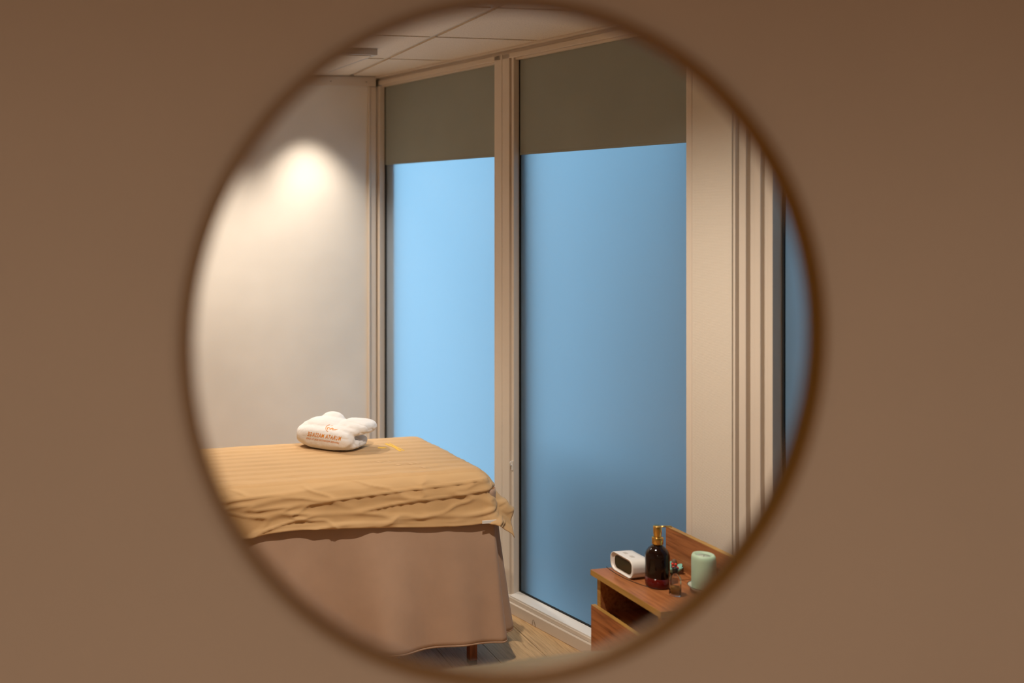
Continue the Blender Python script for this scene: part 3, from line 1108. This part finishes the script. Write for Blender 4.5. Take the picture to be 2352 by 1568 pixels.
# ================================================================== nightstand
NS_R = math.atan2(0.244, 0.9697)
NX = Vector((0.9697, 0.244)); NY = Vector((-0.244, 0.9697))
N0 = Vector((1.067, 3.404))
NSZ = 0.50
ND, NWD = 0.298, 0.372                                  # depth (local x) and width (local -y)
ns = empty('nightstand', (N0.x, N0.y, 0), NS_R)
e_ = 0.0012
box('top_board', e_, ND - .0185, -NWD + e_, -e_, NSZ - .018, NSZ, M_WOOD, ns, 0.0006)
box('edge_band', 0.0, e_ - .0001, -NWD + e_, -e_, NSZ - .018, NSZ - .0003, M_EDGE, ns)
box('edge_band', 0.0, ND - .0185, -NWD, -NWD + e_ - .0001, NSZ - .018, NSZ - .0003, M_EDGE, ns)
box('edge_band', 0.0, ND - .0185, -e_ + .0001, 0.0, NSZ - .018, NSZ - .0003, M_EDGE, ns)
for y0 in (-0.034, -NWD + 0.016):
    sp = box('side_panel', 0.016, ND - .0185, y0, y0 + .018, 0.02, NSZ - .0185, M_WOOD, ns, 0.0006)
    box('edge_band', 0.0148, 0.0159, y0, y0 + .018, 0.02, NSZ - .0185, M_EDGE, sp)
box('shelf', 0.020, ND - .0185, -NWD + .0345, -.0345, 0.352, 0.368, M_WOOD, ns, 0.0006)
box('bottom_board', 0.020, ND - .0185, -NWD + .0345, -.0345, 0.03, 0.046, M_WOOD, ns, 0.0006)
box('back_board', ND - .018, ND, -NWD, 0.0, 0.02, 0.6185, M_WOOD, ns, 0.0006)
box('edge_band', ND - .018, ND, -NWD, 0.0, 0.6187, 0.620, M_EDGE, ns)
dr = box('drawer_front', -0.0005, 0.0155, -NWD + .004, -0.004, 0.205, 0.386, M_WOOD, ns, 0.0006)
box('edge_band', -0.0005, 0.0155, -NWD + .004, -0.004, 0.3862, 0.3874, M_EDGE, dr)
dr2 = box('drawer_front', -0.0005, 0.0155, -NWD + .004, -0.004, 0.03, 0.201, M_WOOD, ns, 0.0006)
for d_, zz in ((dr, 0.30), (dr2, 0.115)):
    kn = lathe('knob', [(0.0, 0.0), (0.010, 0.0), (0.006, 0.006), (0.012, 0.016), (0.011, 0.021), (0.0, 0.023)], M_GOLD, d_, 20)
    kn.location = (-0.0008, -NWD / 2, zz); kn.rotation_euler = (0, -math.pi / 2, 0)
tag(ns, 'small reddish oak nightstand with upright back board and open shelf', 'nightstand')


def on_stand(x, y, z=0.0):
    p = N0 + NX * x + NY * y
    return (p.x, p.y, NSZ + z)


# ---- alarm clock: capsule outline extruded along local x
ck = empty('alarm_clock', on_stand(0.071, -0.066), NS_R)
CL_, CH = 0.124, 0.060


def capsule(l, h, n=14):
    r = h / 2; a = l / 2 - r
    pts = []
    for k in range(n + 1):
        t = -math.pi / 2 + math.pi * k / n
        pts.append((a + r * math.cos(t), r * math.sin(t)))
    for k in range(n + 1):
        t = math.pi / 2 + math.pi * k / n
        pts.append((-a + r * math.cos(t), r * math.sin(t)))
    return pts


def rounded(l, h, r, n=8):
    a, c = l / 2 - r, h / 2 - r
    pts = []
    for (cx_, cy_, a0) in ((a, -c, -90), (a, c, 0), (-a, c, 90), (-a, -c, 180)):
        for k in range(n + 1):
            t = math.radians(a0 + 90 * k / n)
            pts.append((cx_ + r * math.cos(t), cy_ + r * math.sin(t)))
    return pts


def loft(name, rings, m, parent, cap_start=True, cap_end=True, smooth=True):
    n = len(rings[0]); verts, faces = [], []
    for r_ in rings:
        verts += r_
    for i in range(len(rings) - 1):
        for k in range(n):
            k2 = (k + 1) % n
            faces.append((i * n + k, i * n + k2, (i + 1) * n + k2, (i + 1) * n + k))
    if cap_start: faces.append(tuple(range(n))[::-1])
    if cap_end: faces.append(tuple((len(rings) - 1) * n + k for k in range(n)))
    ob = mesh_obj(name, verts, faces, m, parent, smooth)
    bm = bmesh.new(); bm.from_mesh(ob.data); bmesh.ops.recalc_face_normals(bm, faces=bm.faces); bm.to_mesh(ob.data); bm.free()
    return ob


def cap_ring(l, h, rr, x):
    return [(x, p[0], p[1] + CH / 2 + 0.0005) for p in rounded(l, h, rr)]


body_rings = []
R0 = 0.024
for l, h, rr, x in ((CL_ - .010, CH - .010, R0 - .005, 0.0060), (CL_ - .006, CH - .006, R0 - .003, 0.0), (CL_ - .002, CH - .002, R0 - .001, -0.0012),
                    (CL_, CH, R0, 0.001), (CL_, CH, R0, 0.004), (CL_ - .001, CH - .001, R0, 0.05), (CL_ - .003, CH - .003, R0 - .001, 0.066), (CL_ - .012, CH - .012, R0 - .006, 0.070)):
    body_rings.append(cap_ring(l, h, rr, x))
loft('clock_body', body_rings, M_WHITEP, ck, False, True)
loft('clock_face', [cap_ring(CL_ - .0102, CH - .0102, R0 - .005, 0.0060), cap_ring(CL_ - .0102, CH - .0102, R0 - .005, 0.0075)], M_WHITEP, ck, True, True, False)
loft('display', [cap_ring(CL_ - .032, CH - .019, 0.0165, 0.0052), cap_ring(CL_ - .032, CH - .019, 0.0165, 0.0059)], M_LCD, ck, True, True, False)
for yy in (-0.018, 0.018):
    box('button', 0.020, 0.032, yy - .008, yy + .008, CH + .0002, CH + .0014, M_PANEL, ck, 0.0005)
tag(ck, 'white pill shaped alarm clock with dark green display on the nightstand', 'clock')
# cord
cp = []
for (x, y) in ((0.062, 0.006), (0.058, -0.02), (0.056, -0.06), (0.058, -0.10), (0.066, -0.14), (0.078, -0.175), (0.09, -0.20)):
    cp.append(on_stand(x, y, 0.0012))
cord = tube('clock_cord', [cp[0]] + cp[1:], 0.0011, M_BLACK, None, 6)
tag(cord, 'thin black cord running in front of the white alarm clock', 'cord')

# ---- amber pump bottle
bt = empty('pump_bottle', on_stand(0.118, -0.188), NS_R)
lathe('bottle_body', [(0.0355, 0.0285), (0.0366, 0.032), (0.0366, 0.092), (0.0358, 0.101), (0.0325, 0.110), (0.026, 0.119), (0.0185, 0.1255), (0.0145, 0.129), (0.0138, 0.136), (0.0, 0.136)], M_AMBER, bt, 56)
lathe('oil_fill', [(0.0, 0.0), (0.030, 0.0), (0.0345, 0.002), (0.0364, 0.007), (0.0366, 0.032), (0.0, 0.032)], M_AMBERL, bt, 56)
lathe('collar', [(0.0, 0.1325), (0.0168, 0.1325), (0.0172, 0.1335), (0.0172, 0.1525), (0.0166, 0.1540), (0.0, 0.1545)], M_GOLD, bt, 40)
ph_ = lathe('pump_head', [(0.0115, 0.1545), (0.0118, 0.160), (0.0128, 0.165), (0.0130, 0.186), (0.0122, 0.1885), (0.0, 0.1892)], M_GOLD, bt, 40)
nz = tube('nozzle', [(0.010, 0, 0.1845), (0.030, -0.002, 0.1845), (0.044, -0.003, 0.1838), (0.0475, -0.003, 0.1815)], 0.0026, M_GOLD, ph_, 10)
tag(bt, 'dark amber pump bottle with gold dispenser on the nightstand', 'bottle')

# ---- small clear oil bottle
ob_ = empty('oil_bottle', on_stand(0.122, -0.270), NS_R + math.radians(-38))


def rr_ring(w, d, r, z):
    return [(p[0], p[1], z) for p in rounded(w, d, r, 5)]


g_ = [rr_ring(.030, .017, .006, 0), rr_ring(.034, .021, .007, .0015), rr_ring(.035, .022, .007, .005), rr_ring(.035, .022, .007, .052), rr_ring(.033, .0205, .007, .056), rr_ring(.026, .018, .007, .061), rr_ring(.015, .014, .0065, .0655), rr_ring(.0135, .0135, .0064, .072)]
inn = [rr_ring(.0115, .0115, .0052, .072), rr_ring(.0125, .0115, .0052, .0655), rr_ring(.0225, .0145, .0055, .0595), rr_ring(.0305, .0175, .006, .053), rr_ring(.0305, .0175, .006, .0055), rr_ring(.026, .014, .005, .0045)]
loft('glass_body', g_ + inn, M_CLEAR, ob_, True, True)
loft('oil', [rr_ring(.0255, .0135, .005, .0049), rr_ring(.0300, .0170, .0058, .0060), rr_ring(.0300, .0170, .0058, .027)], M_OIL, ob_, True, True)
lathe('cap', [(0.0, 0.0722), (0.0082, 0.0722), (0.0085, 0.073), (0.0085, 0.0835), (0.0078, 0.085), (0.0, 0.085)], M_BLACK, ob_, 28)
tag(ob_, 'small clear glass bottle half full of oil with black cap', 'bottle')

# ---- candle in its dish
ds = empty('candle_dish', on_stand(0.224, -0.267), NS_R)
lathe('bowl', [(0.0, 0.0), (0.022, 0.0), (0.026, 0.003), (0.038, 0.010), (0.046, 0.0195), (0.0452, 0.0200), (0.036, 0.0125), (0.024, 0.0065), (0.0, 0.006)], M_CERAM, ds, 48)
lathe('dark_rim', [(0.0462, 0.0193), (0.0468, 0.0203), (0.0460, 0.0212), (0.0450, 0.0205)], M_RIMD, ds, 48, closed=True)
tag(ds, 'shallow pale celadon dish with dark rim holding the green candle', 'dish')
cd = empty('pillar_candle', on_stand(0.224, -0.267, 0.0068), NS_R)
lathe('wax', [(0.0, 0.0), (0.031, 0.0), (0.0342, 0.003), (0.0352, 0.02), (0.0354, 0.095), (0.0345, 0.104), (0.031, 0.1095), (0.027, 0.110), (0.0235, 0.1075), (0.020, 0.103), (0.010, 0.1005), (0.0, 0.100)], M_CANDLE, cd, 56)
lathe('melt_pool', [(0.0, 0.1004), (0.0195, 0.1032), (0.0205, 0.1042), (0.0, 0.1012)], M_CERAM, cd, 40)
tube('wick', [(0, 0, 0.0995), (0.0005, 0, 0.104), (0.002, 0.001, 0.107)], 0.0008, M_BLACK, cd, 6)
tag(cd, 'thick pale green pillar candle standing in the dark rimmed dish', 'candle')

# ---- scalloped turquoise dish with berries and a pod
td = empty('leaf_dish', on_stand(0.241, -0.088), NS_R)
verts, faces = [], []
NSG = 60
prof = [(0.012, 0.0, 0), (0.020, 0.004, .2), (0.029, 0.013, .8), (0.033, 0.021, 1.0), (0.0315, 0.0215, 1.0), (0.027, 0.015, .8), (0.018, 0.0075, .2), (0.0, 0.0065, 0)]
ringsv = []
for (r_, z_, a_) in prof[:-1]:
    ringsv.append([((r_ * (1 + 0.11 * a_ * math.cos(6 * t))) * math.cos(t), (r_ * (1 + 0.11 * a_ * math.cos(6 * t))) * math.sin(t), z_ + 0.003 * a_ * math.cos(6 * t)) for t in [2 * math.pi * k / NSG for k in range(NSG)]])
loft('dish_body', ringsv, M_TURQ, td, True, True)
tag(td, 'scalloped turquoise dish behind the pump bottle', 'dish')
pod = empty('seed_pod', on_stand(0.245, -0.094, 0.0078), NS_R)
lathe('pod_body', [(0.0, 0.0), (0.008, 0.0005), (0.0105, 0.007), (0.0090, 0.016), (0.0072, 0.022), (0.0078, 0.029), (0.0055, 0.035), (0.0, 0.0375)], M_POD, pod, 20)
lathe('pod_collar', [(0.0095, 0.019), (0.0112, 0.021), (0.0095, 0.023), (0.0076, 0.021)], M_POD, pod, 20, closed=True)
tag(pod, 'dark brown seed pod standing in the turquoise dish', 'seed pod')
bs = empty('berry_sprig', on_stand(0.236, -0.108, 0.0078), NS_R)
for k, (x, y, z) in enumerate(((0.0, 0.0, 0.008), (0.006, -0.006, 0.015), (-0.006, -0.003, 0.017), (0.008, 0.0045, 0.022), (-0.003, 0.006, 0.024), (0.001, -0.008, 0.007), (0.011, -0.003, 0.010))):
    lathe('berry', [(0.0042 * math.sin(math.pi * q / 8), z - 0.0042 * math.cos(math.pi * q / 8)) for q in range(9)], M_RED, bs, 14, (x, y, 0))
tube('twig', [(0.0, -0.001, 0.0003), (0.002, -0.003, 0.012), (0.0, 0.002, 0.024)], 0.0009, M_POD, bs, 6)
tag(bs, 'small cluster of red berries in the turquoise dish', 'berries')
